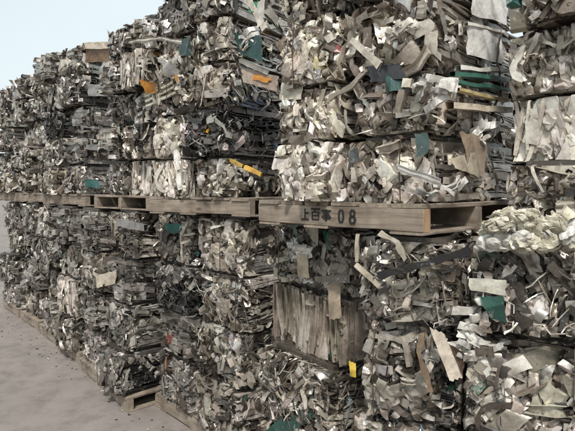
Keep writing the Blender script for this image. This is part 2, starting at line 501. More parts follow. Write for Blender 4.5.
def layered(acc, W, D, H, pal, side=1, dens=1.):
    """long lengths pressed flat one on another, seen along the flank of a bale"""
    z = .008; rows = []
    while z < H - .006:
        t = float(RNG.choice([U(.003, .007), U(.008, .018), U(.018, .034)], p=[.5, .36, .14])) * SCL ** 2.2
        rows.append((z + t / 2, t)); z += t + (U(.0005, .004) if U(0, 1) < .8 else U(.006, .018))
    n = len(rows) * 2
    zz = np.repeat([r[0] for r in rows], 2); tt = np.repeat([r[1] for r in rows], 2)
    m = 14
    ys = np.linspace(0, 1, m)[None]
    a = np.where(np.arange(n) % 2 == 0, -D / 2 + np.abs(RNG.normal(size=n)) * .02, U(-.3, .25, n) * D)
    b = np.where(np.arange(n) % 2 == 0, U(-.2, .45, n) * D, D / 2 - .01)
    y = a[:, None] + (b - a)[:, None] * ys
    ph = U(0, 6); fr = U(5, 11); am = U(.004, .022)
    wd = U(.03, .07, n); wd2 = np.repeat(wd[:, None], m, 1)
    ends = np.clip(np.minimum(ys * 12, 1), .6, 1)
    x = side * (W / 2 - .004 - np.abs(RNG.normal(size=n)) * .022 - wd / 2)[:, None] + .004 * np.sin(y * U(5, 20, (n, 1)) + U(0, 6, (n, 1)))
    zc = zz[:, None] + am * np.sin(fr * y + ph) * np.sin(math.pi * np.clip(zz[:, None] / H, 0, 1)) + RNG.normal(size=(n, m)) * .0007
    path = np.stack([x, y, zc], 2)
    th = np.repeat(tt[:, None], m, 1) * U(.78, 1., (n, m))
    v, q = sweep(path, np.tile(V3([1., 0, 0]), (n, 1)), wd2, th, 'box')
    v = crumple(v, .003, .08, 3)
    tn = tints(n, pal, .03); i = 0
    while i < n:      # neighbouring sheets come from the same load
        r_ = int(U(4, 14)); tn[i:i + r_] = tn[i] * V3([.9, .9, .9, 1]); i += r_
    tn[:, :3] *= U(.75, 1.1, (n, 1))
    acc.add(v, q, tn, True)


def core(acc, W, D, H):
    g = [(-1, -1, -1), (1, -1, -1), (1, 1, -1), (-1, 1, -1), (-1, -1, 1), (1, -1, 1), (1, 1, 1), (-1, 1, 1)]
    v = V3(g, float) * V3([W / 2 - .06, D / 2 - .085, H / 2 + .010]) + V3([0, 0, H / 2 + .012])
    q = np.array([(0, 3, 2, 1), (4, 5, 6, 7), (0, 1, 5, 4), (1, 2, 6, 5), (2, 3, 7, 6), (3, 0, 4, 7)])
    acc.add(v[None], q, V3([[.06, .05, .04, 0]]), False)  # dark block paints shade into the gaps between pieces


def tie(W, D, H, y=None, x=None):
    """wire loop round the bale"""
    r = .0015
    if x is not None:
        c = [(x, -D / 2 - .012, .01), (x, -D / 2 - .016, H * .5), (x, -D / 2 - .008, H - .005), (x, 0, H + .002), (x, D / 2, H), (x, D / 2, 0), (x, 0, -.001)]
    else:
        c = [(W / 2 + .010, y, .01), (W / 2 + .014, y, H * .5), (W / 2 + .006, y, H - .005), (0, y, H + .002), (-W / 2, y, H), (-W / 2, y, 0), (0, y, -.001)]
    c = V3(c, float); c += RNG.normal(size=c.shape) * .003
    c = np.concatenate([c, c[:1]])
    P = []
    for i in range(len(c) - 1):
        for t in np.linspace(0, 1, 5)[:-1]: P.append(c[i] * (1 - t) + c[i + 1] * t)
    P.append(c[0]); P = V3(P)[None]
    ac = Acc()
    B = V3([[1., 0, 0]]) if x is not None else V3([[0., 1, 0]])
    wd = np.full((1, P.shape[1]), r * 2)
    v, q = sweep(P, B, wd, wd, 'box')
    ac.add(v, q, V3([[.1, .07, .05, .5]]), True)
    return ac


LABELS = {}


def mk_bale(root, W, D, H, style, endpal, dens=1., nsing=0, flank=.35, wires=True):
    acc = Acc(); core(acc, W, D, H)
    sing = [] if nsing else None
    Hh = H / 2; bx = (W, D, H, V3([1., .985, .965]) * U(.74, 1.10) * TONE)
    cover(acc, style, (0, -1, 0), (0, -D / 2 + .004, Hh), (1, 0, 0), (0, 0, 1), W, H, dens, sing, nsing, box=bx)
    layered(acc, W, D, H, endpal, 1)
    cover(acc, style, (1, 0, 0), (W / 2, 0, Hh), (0, 1, 0), (0, 0, 1), D, H, dens * flank, box=bx)
    # near vertical corner, far flank, and the top rim
    cover(acc, style, (.7, -.7, 0), (W / 2 - .012, -D / 2 + .012, Hh), (.7, .7, 0), (0, 0, 1), .06, H, dens * 1.3, box=bx)
    cover(acc, style, (-1, 0, 0), (-W / 2, -D * .1, Hh), (0, 1, 0), (0, 0, 1), D * .8, H, dens * .45, box=bx)
    cover(acc, style, (0, 0, 1), (0, -D * .12, H - .012), (1, 0, 0), (0, 1, 0), W * .95, D * .7, dens * .35, box=bx)
    o = acc.build('crushed_scrap', M_SCRAP, root); o['kind'] = 'stuff'
    if sing:
        for nm, v, q, tn, sm in sing:
            a = Acc(); a.add(v, q, tn, sm)
            a.build(nm, M_SCRAP, root, loc=tuple(v.reshape(-1, 3).mean(0)))
    if wires:
        for x in ([W * U(-.42, .42)] if U(0, 1) < .38 else []):
            tie(W, D, H, x=x).build('tie_wire', M_WIRE, root)


# ------------------------------------------------------------------ pallets
def wbox(x0, x1, y0, y1, z0, z1, jit=.0015, seg=10, axis=0):
    """board with eased edges and slightly wavy faces"""
    L = [x1 - x0, y1 - y0, z1 - z0]
    m = seg
    t = np.linspace(0, 1, m)
    e = .0025
    oth = [i for i in range(3) if i != axis]
    lo = [x0, y0, z0]; hi = [x1, y1, z1]
    a0, a1, b0, b1 = lo[oth[0]], hi[oth[0]], lo[oth[1]], hi[oth[1]]
    ring = [(a0 + e, b0), (a1 - e, b0), (a1, b0 + e), (a1, b1 - e), (a1 - e, b1), (a0 + e, b1), (a0, b1 - e), (a0, b0 + e)]
    V = []
    for i in range(m):
        wob = RNG.normal(size=2) * jit * .6
        for (a, b) in ring:
            p = [0, 0, 0]; p[axis] = lo[axis] + t[i] * L[axis] + (RNG.normal() * .001 if i in (0, m - 1) else 0)
            p[oth[0]] = a + wob[0] + RNG.normal() * jit * .25; p[oth[1]] = b + wob[1] + RNG.normal() * jit * .25; V.append(p)
    F = []
    for i in range(m - 1):
        for j in range(8):
            j2 = (j + 1) % 8; F.append((i * 8 + j, i * 8 + j2, (i + 1) * 8 + j2, (i + 1) * 8 + j))
    F.append(tuple(range(7, -1, -1))); F.append(tuple((m - 1) * 8 + j for j in range(8)))
    return V, F


def mesh_obj(name, V, F, mats, parent=None):
    me = bpy.data.meshes.new(name); me.from_pydata([tuple(p) for p in V], [], F); me.update()
    import bmesh
    bm = bmesh.new(); bm.from_mesh(me); bmesh.ops.recalc_face_normals(bm, faces=bm.faces); bm.to_mesh(me); bm.free()
    for m in (mats if isinstance(mats, list) else [mats]): me.materials.append(m)
    o = bpy.data.objects.new(name, me); COL.objects.link(o)
    if parent: o.parent = parent
    return o


PT = .122


def pallet(S, label, along=True, group=None, fresh=False):
    """origin at the near front corner; local x runs from corner towards the FAR end (negative), y into the row"""
    L, D = S['L'], S['D']
    r = bpy.data.objects.new('wooden_pallet', None); COL.objects.link(r)
    r.location = (*S['N'], S['z']); r.rotation_euler = (S.get('tilt', 0), 0, S['rz'])
    r['label'] = label; r['category'] = 'pallet'; r['group'] = 'wooden pallets under the bales'
    zb, zs0, zs1 = .012, .0125, PT - .020
    if along:   # stringers lie along the front face
        for k, y in enumerate(np.linspace(0, D - .05, 3)):
            V, F = wbox(-L, 0, y, y + .05, zs0, zs1, axis=0, jit=.002)
            o = mesh_obj('stringer', V, F, [M_WOODX, M_FRESH], r)
            if fresh and k == 0: o.data.polygons[len(F) - 1].material_index = 1
            S.setdefault('front_y', 0)
        nb = max(4, int(L / .15)); wd = L / nb
        for i in range(nb):
            j = U(-.006, .006)
            V, F = wbox(-wd * (i + 1) + .014, -wd * i - .004, -.004 + j, D + j, PT - .0195, PT - .001, axis=1)
            mesh_obj('deck_board', V, F, M_WOODY, r)
        for i in (0, nb // 2, nb - 1):
            V, F = wbox(-wd * (i + 1) + .01, -wd * i, -.003, D, 0.0, .012, axis=1)
            mesh_obj('bottom_board', V, F, M_WOODY, r)
    else:
        for x in np.linspace(-L, -.06, 3):
            V, F = wbox(x, x + .06, 0, D, zs0, zs1, axis=1, jit=.002)
            mesh_obj('stringer', V, F, M_WOODY, r)
        nb = 6; wd = D / nb
        for i in range(nb):
            V, F = wbox(-L - .004, .004, wd * i + .004, wd * (i + 1) - .014, PT - .0195, PT - .001, axis=0)
            mesh_obj('deck_board', V, F, M_WOODX, r)
        for i in (0, 3, 5):
            V, F = wbox(-L, 0, wd * i, wd * (i + 1) - .012, 0.0, .012, axis=0)
            mesh_obj('bottom_board', V, F, M_WOODX, r)
    return r


# ------------------------------------------------------------------ the stacks
ORD = ['bottom', 'second', 'third', 'fourth', 'fifth', 'sixth', 'seventh']


def stack(key, N, u, L, D, z, cols, layers, styles, inset=0., pal_label=None, where='', along=True, dens=1., nsing=0, fresh=False, tilt=0., flank=.35, names=('right', 'left'), counts=None, group='crushed metal bales stacked in the row', lowdetail=False, scl=1.):
    global SCL, TONE
    SCL = scl; TONE = .80 if z == 0 else 1.0   # ground-level bales get a darker tint overall
    u = V3([u[0], u[1]], float); u /= np.linalg.norm(u); v = V3([-u[1], u[0]]) * -1 if (-u[1] * .7 + u[0] * .7) < 0 else V3([-u[1], u[0]])
    S = dict(key=key, N=V3(N, float), u=u, v=v, L=L, D=D, z=z, rz=math.atan2(-u[1], -u[0]), tilt=tilt, bales={})
    if pal_label:
        S['pallet'] = pallet(S, pal_label, along, fresh=fresh)
        zz = z + PT
    else: zz = z
    for li, h in enumerate(layers):
        s = inset
        nc = counts[li] if counts else len(cols)
        for ci in range(len(cols)):
            W = cols[ci]
            if ci < len(cols) - nc: s += W; continue
            st = styles[li][ci] if li < len(styles) else 'foil'
            look = None
            if isinstance(st, tuple): st, endp = st[0], st[1]
            else: endp = {'pale': 'mix', 'white': 'mix', 'grey': 'grey', 'tan': 'tan', 'dark': 'dark', 'mix': 'mix'}[STYLE[st]['pal']] if U(0, 1) < .72 else 'dark'  # the dark palette paints shade onto some bale ends
            jx, jy = U(-.014, .014), U(-.09, .07) * (.5 if key in ('P1', 'L0') else 1)
            c = S['N'] + u * (s + W / 2 + jx) + v * (D / 2 + jy)
            r = bpy.data.objects.new('scrap_bale', None); COL.objects.link(r)
            r.location = (c[0], c[1], zz); r.rotation_euler = (U(-.008, .008), U(-.012, .012), S['rz'] + U(-.07, .07))
            half = '' if len(cols) == 1 else (names[ci] + ' half of ')
            lay = 'top' if li == len(layers) - 1 and z < 1 else ORD[li]
            lab = f"{STYLE[st]['look']} bale, {lay} layer, {half}{where}"
            r['label'] = lab; r['category'] = 'scrap bale'; r['group'] = group
            mk_bale(r, (W - .012) * (U(.80, .91) if key[0] == 'G' and len(cols) == 1 else U(.87, .97)), D, h - .024, st, endp, dens, nsing, flank, wires=not lowdetail)
            S['bales'][(ci, li)] = r
            s += W
        zz += h
    S['top'] = zz
    return S


PZ = 1.618   # underside of the upper pallets
c, k, t, g, f, b, s_, d, G, B = 'chunk', 'curl', 'tangle', 'gtangle', 'foil', 'board', 'stripe', 'dark', 'gfoil', 'big'

ST = {}
ST['P1'] = stack('P1', (.515, 1.85), (-.689, .725), .965, .93, PZ, [.41, .41], [.285, .25, .31, .30],
                 [['chunk', 'curl'], ['tangle', 'chunk'], ['foil', 'chunk'], ['chunk', 'tangle']],
                 inset=.0, pal_label='thick weathered pallet stencilled 08, nearest of the raised pallets',
                 where='the stack above the 08 pallet', dens=1.35, scl=1.12, nsing=6, fresh=True)
ST['P2'] = stack('P2', (-.233, 3.05), (-.81, .58), .97, .8, PZ, [.40, .43], [.27, .31, .285, .28, .28, .28],
                 [[('chunk', 'dark'), 'stripe'], [('dark', 'dark'), 'curl'], [('tangle', 'dark'), 'foil'], ['tangle', 'curl'], ['foil', ('gtangle', 'dark')], [('chunk', 'dark'), 'dark']],  # second name in a pair: dark end palette, shade put into the colour
                 inset=.10, pal_label='raised plain-sided weathered pallet directly left of the 08 pallet',
                 where='the stack left of pallet 08', dens=1.2, scl=1.15, nsing=3)
ST['P3'] = stack('P3', (-1.08, 3.85), (-.73, .68), .95, .8, PZ, [.36, .36], [.30, .29, .28, .29, .28],
                 [['stripe', 'gtangle'], ['foil', 'lay'], ['gfoil', 'gtangle'], ['stripe', 'gfoil'], ['foil', 'gfoil']],
                 pal_label='raised pallet showing three open fork gaps at its front',
                 where='raised stack above fork gaps', along=False, dens=1., scl=1.25)
ST['P4'] = stack('P4', (-2.0, 4.85), (-.75, .66), 1.0, .8, PZ, [.48, .48], [.30, .30, .30, .30, .29],
                 [['gtangle', 'foil'], ['lay', 'gtangle'], ['lay', 'dark'], ['gtangle', 'foil'], ['foil', 'lay']],
                 pal_label='dim raised pallet just left of the one with open fork gaps',
                 where='raised stack left of fork gaps', dens=.95, scl=1.25)
ST['P5'] = stack('P5', (-2.86, 5.85), (-.72, .69), 1.0, .8, PZ, [.48, .48], [.30, .30, .30, .29, .28],
                 [['lay', 'foil'], ['foil', 'gtangle'], ['gfoil', 'foil'], ['gtangle', 'gfoil'], ['foil', 'gfoil']],
                 pal_label='raised pallet second from the far left end', where='the second raised stack from far left', dens=.9, scl=1.4, lowdetail=True)
ST['P6'] = stack('P6', (-3.74, 6.75), (-.70, .71), 1.0, .8, PZ, [.48, .48], [.30, .30, .30, .29, .28],
                 [['foil', 'lay'], ['gtangle', 'gfoil'], ['gfoil', 'foil'], ['foil', 'gtangle'], ['gtangle', 'foil']],
                 pal_label='raised pallet at the far left end', where='the farthest left raised stack', dens=.9, scl=1.4, lowdetail=True)
# lower row on the ground
GL = [.37, .375, .37, .381]
ST['L0'] = stack('L0', (1.05, 1.60), (-.892, .452), .885, .6, 0, [.44, .44], [.355, .39, .415, .326],
                 [['big', 'foil'], ['big', 'foil'], ['big', 'foil'], ['tangle', 'tangle']],
                 pal_label='ground pallet under the nearest right-hand lower stack', where='the lower stack nearest right', dens=1.2, nsing=6)
ST['L1'] = stack('L1', (.26, 2.32), (-.425, .53), .68, .6, 0, [.68], [.36, .435, .345, .346],
                 [['foil'], ['tangle'], ['board'], ['foil']],
                 pal_label='ground pallet under the narrow lower stack below pallet 08', where='the narrow lower stack below pallet 08', dens=1.2, nsing=6)
ST['G1'] = stack('G1', (-.28, 3.10), (-.69, .72), 1.17, .8, 0, [.56, .58], [.36, .38, .37, .386],
                 [['foil', 'gfoil'], ['big', 'lay'], ['tangle', 'dark'], ['chunk', 'foil']],
                 pal_label='brown ground pallet at the bottom edge, second from the left', where='the lower stack below the plain pallet', scl=1.15, dens=1.1, nsing=3)
ST['G2'] = stack('G2', (-1.28, 3.83), (-0.63, 0.77), 0.6, .8, 0, [0.57], [0.36, 0.38, 0.37, 0.386],
                 [['gfoil'], ['gtangle'], ['lay'], ['tangle']],
                 pal_label='slatted ground pallet with its whole right end open to view', where='the lower stack below fork gaps', dens=1., scl=1.2, lowdetail=False)
ST['G3'] = stack('G3', (-1.68, 4.32), (-0.64, 0.77), 0.62, .8, 0, [0.59], [0.39, 0.35, 0.37, 0.386],
                 [['gtangle'], ['lay'], ['foil'], ['lay']],
                 pal_label='ground pallet directly behind the slatted one', where='the second lower stack left of brown pallet', dens=1., scl=1.2, lowdetail=False)
ST['G4'] = stack('G4', (-2.12, 4.9), (-0.68, 0.73), 0.66, .8, 0, [0.63], [0.35, 0.4, 0.36, 0.386],
                 [['foil'], ['stripe'], ['gfoil'], ['lay']],
                 pal_label='ground pallet third behind the slatted one', where='the third lower stack left of brown pallet', dens=1., scl=1.35, lowdetail=False)
ST['G5'] = stack('G5', (-2.62, 5.48), (-0.66, 0.75), 0.7, .8, 0, [0.67], [0.36, 0.38, 0.37, 0.386],
                 [['gfoil'], ['foil'], ['gtangle'], ['gfoil']],
                 pal_label='ground pallet fourth behind the slatted one', where='the fourth lower stack left of brown pallet', dens=1., scl=1.35, lowdetail=True)
ST['G6'] = stack('G6', (-3.14, 6.08), (-0.68, 0.73), 0.78, .8, 0, [0.75], [0.39, 0.35, 0.37, 0.386],
                 [['foil'], ['gfoil'], ['gtangle'], ['gfoil']],
                 pal_label='ground pallet second from the far left end', where='the second lower stack from far left', dens=1., scl=1.35, lowdetail=True)
ST['G7'] = stack('G7', (-3.74, 6.72), (-0.68, 0.73), 0.8, .8, 0, [0.77], [0.35, 0.4, 0.36, 0.386],
                 [['gtangle'], ['gfoil'], ['foil'], ['gtangle']],
                 pal_label='ground pallet at the far left end', where='the farthest left lower stack', dens=1., scl=1.35, lowdetail=True)
ST['U0'] = stack('U0', (1.44, 1.60), (-.78, .62), .66, .55, 1.612, [.73], [.30, .27, .27, .28],
                 [['foil'], ['stripe'], ['curl'], ['foil']], where='the stack at the right edge', dens=1.1, nsing=4)


ST['B1'] = stack('B1', (1.95, 2.90), (-.80, .60), 1.5, .7, 0, [1.46], [.40, .40, .40, .40, .36, .36, .36],
                 [['foil']] * 7, where='the back row glimpsed at the right', dens=.5, scl=1.5, lowdetail=True)


# ------------------------------------------------------------------ particular pieces seen in the photograph
def hit(S, px, py, off=0., face='front'):
    """point on the plane of a stack's front (or end) face, off metres out from it"""
    nrm = -S['v'] if face == 'front' else -S['u']
    r_ = ray(px, py); p0 = S['N'] + nrm * off
    tt = ((p0 - EYE[:2]) @ nrm) / (r_[:2] @ nrm)
    return EYE + r_ * tt


def local(root, P):
    root_m = Matrix.LocRotScale(root.location, root.rotation_euler, None).inverted()
    return V3([list(root_m @ Vector(p)) for p in P])


def sp_strip(S, bale, pts, wd, th, tint, name, label=None, prof='box', face='front', amp=.002, seg=7):
    root = S['bales'][bale]
    P = local(root, [hit(S, x, y, o * .38 - .006, face) for x, y, o in pts])
    out = V3([0., -1, 0]) if face == 'front' else V3([1., 0, 0])
    Q = []
    for i in range(len(P) - 1):
        for tt in np.linspace(0, 1, seg)[:-1]: Q.append(P[i] * (1 - tt) + P[i + 1] * tt)
    Q.append(P[-1]); Q = V3(Q)[None]
    T = Q[0, -1] - Q[0, 0]; T /= np.linalg.norm(T)
    Bv = np.cross(out, T); Bv /= np.linalg.norm(Bv)
    m = Q.shape[1]
    v, q = sweep(Q, Bv[None], wd * (.62 + .42 * np.interp(np.linspace(0, 1, m), np.linspace(0, 1, 5), U(.35, 1.05, 5)))[None], np.full((1, m), th) * U(.9, 1.08, (1, m)), prof)
    v = crumple(v, max(amp, .0025) * 1.2, .07, 4)
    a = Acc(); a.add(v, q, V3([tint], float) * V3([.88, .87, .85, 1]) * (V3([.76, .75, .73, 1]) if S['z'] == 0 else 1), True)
    o = a.build(name, M_SCRAP, root, loc=tuple(v[0].mean(0)))
    if label: o['label'] = label
    return o


def sp_panel(S, bale, quad, tint, name, label=None, face='front', amp=.013, th=.0015, g=20, wl=.09, jag=.02):
    """four picture points (clockwise, each with its distance out from the face) -> creased sheet with thickness"""
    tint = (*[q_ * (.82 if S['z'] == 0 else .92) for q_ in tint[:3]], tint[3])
    root = S['bales'][bale]
    C4 = local(root, [hit(S, x, y, o * .38 - .006 + U(-.014, .008), face) for x, y, o in quad])
    uu, vv = np.meshgrid(np.linspace(0, 1, g), np.linspace(0, 1, g), indexing='ij')
    uu = uu.ravel(); vv = vv.ravel()
    uu = uu + jag * tri(vv * U(1, 3) + U(0, 1)) * (np.abs(uu - .5) > .49); vv = vv + jag * tri(uu * U(1, 3) + U(0, 1)) * (np.abs(vv - .5) > .49)
    P = ((1 - uu) * (1 - vv))[:, None] * C4[0] + (uu * (1 - vv))[:, None] * C4[1] + (uu * vv)[:, None] * C4[2] + ((1 - uu) * vv)[:, None] * C4[3]
    n = np.cross(C4[1] - C4[0], C4[3] - C4[0]); n /= np.linalg.norm(n)
    size = np.linalg.norm(C4[2] - C4[0]); mid = C4.mean(0)
    e1 = (C4[1] - C4[0]) / np.linalg.norm(C4[1] - C4[0]); e2 = np.cross(n, e1)
    X, Y = (P - mid) @ e1, (P - mid) @ e2; zf = np.zeros(len(P))
    for _ in range(3 if amp < .01 else 6):      # sharp folds
        an = U(0, 6.28); dd_ = np.cos(an) * X + np.sin(an) * Y - U(-.3, .3) * size
        zf += np.maximum(dd_, 0) * U(-1, 1) * (.10 if amp < .01 else .55)
    zf -= zf.mean(); P = P + n * zf[:, None] * (1 if amp < .01 else .9)
    P = crumple(P[None], amp * .16, wl * 1.6, 3)[0]
    out = V3([0., -1, 0]) if face == 'front' else V3([1., 0, 0])
    if n @ out < 0: n = -n
    d_ = (P - C4.mean(0)) @ n
    P2 = P - n * th
    q = grid_quads(g, g); q2 = q[:, ::-1] + g * g
    edge = []
    ring = [i for i in range(g)] + [i * g + g - 1 for i in range(1, g)] + [(g - 1) * g + i for i in range(g - 2, -1, -1)] + [i * g for i in range(g - 2, 0, -1)]
    for i in range(len(ring)):
        a_, b_ = ring[i], ring[(i + 1) % len(ring)]; edge.append((a_, b_, b_ + g * g, a_ + g * g))
    a = Acc(); a.add(np.concatenate([P, P2])[None], np.concatenate([q, q2, np.array(edge)]), V3([tint], float), False)
    o = a.build(name, M_SCRAP, root, loc=tuple(P.mean(0)))
    if label: o['label'] = label
    return o


def sp_cluster(S, bale, quad, tint, n=10, scale=1.15, face='front'):
    """a clump of crushed pieces of one colour filling a picture quad"""
    root = S['bales'][bale]
    C4 = local(root, [hit(S, x, y, o * .3 - .006, face) for x, y, o in quad])
    out = (0, -1, 0) if face == 'front' else (1, 0, 0)
    a0 = C4[1] - C4[0]; a0 = a0 - V3(out) * (a0 @ V3(out)); a0 /= np.linalg.norm(a0)
    for i in range(n):
        uu, vv = ((i % 3) + U(.1, .9)) / 3, ((i // 3) + U(.1, .9)) / max(1, math.ceil(n / 3))
        P = (1 - uu) * (1 - vv) * C4[0] + uu * (1 - vv) * C4[1] + uu * vv * C4[2] + (1 - uu) * vv * C4[3]
        typ = ('lump', 'hair', 'lump', 'sheet', 'lump')[i % 5]
        v, q, sm = MK[typ](1, P[None], frames(1, out, a0, U(-.7, .7, 1), .25), scale * U(.75, 1.2))
        a = Acc(); a.add(v, q, V3([tint]) * V3([*[U(.72, 1.0)] * 3, 1]), sm)
        a.build({'lump': 'crushed_tube', 'sheet': 'crumpled_sheet', 'hair': 'folded_channel'}[typ], M_SCRAP, root, loc=tuple(v[0].mean(0)))


GREEN = (.012, .055, .047, 0); ORANGE = (.50, .21, .02, 0); YELL = (.55, .37, .09, 0); WHITE = (.82, .81, .77, 0)
CREAM = (.54, .49, .41, 0); BLACK = (.022, .022, .024, 0); CARD = (.40, .31, .22, 0); RED = (.24, .06, .05, 0)
TAUPE = (.33, .29, .24, 0)
P1, P2, P3, P4, L0, L1, G1, G2 = [ST[x] for x in ('P1', 'P2', 'P3', 'P4', 'L0', 'L1', 'G1', 'G2')]

# -- stack above pallet 08, front
sp_panel(P1, (1, 1), [(281, 80, .035), (305, 79, .03), (303, 100, .02), (278, 99, .025)], (.50, .45, .36, 0), 'flat_panel', 'flat beige square panel', amp=.003)
sp_strip(P1, (1, 1), [(330, 98, .03), (352, 86, .04), (366, 70, .03)], .022, .012, TAUPE, 'bent_strip')
sp_strip(P1, (1, 1), [(313, 98, .025), (311, 128, .02)], .012, .008, (.55, .42, .22, 0), 'upright_strip', 'yellowish upright strip')
sp_strip(P1, (1, 1), [(284, 127, .03), (300, 112, .035), (318, 103, .03)], .016, .012, TAUPE, 'bent_strip')
sp_panel(P1, (1, 2), [(330, 44, .02), (338, 43, .03), (341, 51, .03), (333, 52, .02)], RED, 'red_scrap', 'crumpled red scrap')
sp_panel(P1, (1, 2), [(309, 53, .02), (324, 50, .03), (325, 57, .03), (310, 60, .02)], RED, 'red_scrap', 'crumpled red scrap')
sp_panel(P1, (1, 0), [(292, 137, .03), (308, 134, .02), (301, 157, .03), (291, 160, .03)], (.30, .26, .21, 0), 'bent_sheet', 'bent taupe sheet')
sp_panel(P1, (0, 0), [(350, 150, .02), (360, 147, .03), (359, 161, .03), (348, 163, .02)], (.10, .12, .13, 0), 'dark_sheet')
sp_panel(P1, (0, 1), [(386, 74, .02), (401, 70, .03), (402, 90, .03), (385, 93, .02)], (.015, .07, .06, 0), 'green_sheet', 'dark green sheet')
sp_panel(P1, (0, 1), [(370, 66, .0), (420, 60, .0), (420, 78, .0), (372, 82, .0)], BLACK, 'dark_sheet')
sp_strip(P1, (0, 1), [(403, 83, .045), (411, 83, .05)], .038, .02, (.76, .72, .62, 0), 'box_offcut', 'short white box section')
sp_cluster(P1, (0, 1), [(410, 84, .05), (443, 76, .05), (462, 92, .04), (432, 108, .04)], (.74, .72, .68, 0))
sp_strip(P1, (0, 1), [(403, 90, .04), (398, 112, .03)], .03, .02, (.30, .26, .21, 0), 'bent_strip')
sp_panel(P1, (0, 2), [(425, 32, .05), (438, 30, .05), (437, 53, .04), (424, 55, .04)], (.58, .53, .45, 0), 'folded_flap', 'buff square flap', amp=.004)
sp_strip(P1, (0, 2), [(428, 50, .05), (418, 66, .05), (404, 74, .04)], .035, .02, (.50, .45, .38, 0), 'open_channel', prof='chan')
sp_cluster(P1, (0, 2), [(385, 28, .03), (420, 24, .03), (418, 34, .03), (385, 36, .03)], (.56, .52, .45, 0))
sp_strip(P1, (0, 2), [(352, 40, .03), (380, 66, .04)], .03, .014, (.58, .54, .47, 0), 'bent_strip')
sp_panel(P1, (0, 0), [(416, 134, .02), (426, 132, .03), (428, 153, .03), (418, 157, .02)], (.03, .06, .055, 0), 'green_sheet', 'blackish green sheet')
sp_panel(P1, (1, 3), [(250, 0, .03), (262, -6, .03), (268, 26, .03), (262, 30, .03)], (.5, .46, .4, 0), 'long_strip')
# -- its right-hand end
E = 'end'
sp_panel(P1, (0, 2), [(473, -30, .02), (507, -34, .02), (507, 24, .02), (473, 14, .02)], WHITE, 'white_panel', 'large white panel', face=E, amp=.003, g=10)
sp_panel(P1, (0, 2), [(468, 26, .03), (502, 33, .03), (502, 64, .03), (470, 54, .03)], WHITE, 'white_panel', 'white panel above green strips', face=E, amp=.004, g=10)
sp_strip(P1, (0, 2), [(466, 24, .035), (503, 32, .035)], .014, .02, (.80, .78, .72, 0), 'panel_edge', face=E)
sp_strip(P1, (0, 1), [(452, 74, .025), (508, 80, .025)], .020, .03, (.06, .19, .15, 0), 'green_strip', face=E)
sp_strip(P1, (0, 1), [(454, 82, .03), (508, 90, .03)], .018, .03, (.05, .16, .13, 0), 'green_strip', face=E)
sp_strip(P1, (0, 1), [(456, 90, .03), (508, 101, .03)], .014, .03, (.60, .50, .28, 0), 'yellow_strip', face=E)
sp_strip(P1, (0, 1), [(458, 68, .03), (508, 71, .03)], .018, .03, WHITE, 'white_strip', face=E)
sp_strip(P1, (0, 1), [(450, 106, .03), (508, 110, .03)], .026, .04, (.74, .66, .54, 0), 'cream_strip', face=E)
sp_panel(P1, (0, 0), [(458, 132, .03), (489, 137, .03), (487, 176, .03), (470, 178, .03)], CARD, 'brown_flap', 'brown folded flap', face=E, amp=.008)
sp_panel(P1, (0, 0), [(452, 158, .03), (474, 152, .035), (478, 178, .03), (458, 168, .03)], (.50, .44, .34, 0), 'buff_flap', face=E, amp=.006)
sp_cluster(P1, (0, 0), [(474, 122, .04), (498, 120, .05), (498, 145, .05), (478, 142, .04)], (.78, .76, .72, 0), face=E)
sp_cluster(P1, (0, 0), [(424, 183, .03), (474, 180, .05), (476, 198, .05), (426, 199, .03)], (.66, .64, .60, .2), face=E)
sp_strip(P1, (0, 0), [(398, 168, .04), (440, 182, .03)], .03, .015, (.66, .65, .63, 0), 'ribbed_rail', prof='rib')
sp_strip(P1, (0, 1), [(500, 30, .05), (497, 62, .06), (502, 90, .05), (492, 112, .04)], .007, .007, (.16, .12, .09, .4), 'loose_wire', face=E)

# -- stack left of pallet 08
sp_strip(P2, (0, 0), [(229, 160, .03), (243, 166, .04)], .022, .012, YELL, 'yellow_strip', 'yellow strip')
sp_strip(P2, (0, 0), [(245, 167, .04), (262, 175, .04)], .026, .014, (.74, .44, .08, 0), 'yellow_strip', 'deep yellow strip')
sp_panel(P2, (0, 1), [(202, 117, .10), (212, 121, .10), (212, 132, .10), (203, 130, .10)], (.60, .30, .03, 0), 'orange_sheet', 'orange crumpled sheet')
sp_panel(P2, (0, 2), [(241, 67, .03), (278, 76, .03), (276, 91, .03), (243, 82, .03)], (.34, .27, .22, 0), 'printed_panel', 'brown panel with orange patches', amp=.004)
sp_panel(P2, (0, 2), [(252, 73, .04), (270, 77, .04), (269, 83, .04), (250, 79, .04)], ORANGE, 'orange_patch', amp=.004, jag=.12)
sp_strip(P2, (0, 2), [(238, 60, .04), (268, 72, .04)], .03, .02, (.62, .59, .54, 0), 'folded_channel', prof='chan')
sp_panel(P2, (0, 3), [(232, 32, .01), (262, 36, .02), (263, 62, .02), (240, 54, .02)], GREEN, 'green_sheet', 'dark green sheet metal', amp=.006)
sp_cluster(P2, (0, 3), [(240, 36, .04), (251, 30, .05), (252, 44, .05), (243, 50, .04)], (.66, .64, .6, .3))
sp_panel(P2, (0, 4), [(246, 4, .03), (260, 0, .03), (262, 12, .03), (250, 12, .03)], (.03, .20, .10, 0), 'green_sheet')
sp_strip(P2, (0, 4), [(248, -2, .04), (265, 30, .04)], .04, .014, (.55, .50, .43, 0), 'long_strip')
sp_panel(P2, (1, 3), [(177, 40, .03), (193, 38, .03), (192, 56, .03), (174, 54, .03)], GREEN, 'green_sheet', 'folded green sheet')
sp_strip(P2, (1, 3), [(128, 42, .05), (142, 40, .06), (160, 38, .06), (182, 42, .05)], .03, .02, (.60, .57, .52, 0), 'bent_rail', 'long curved rail laid across top', prof='rib')
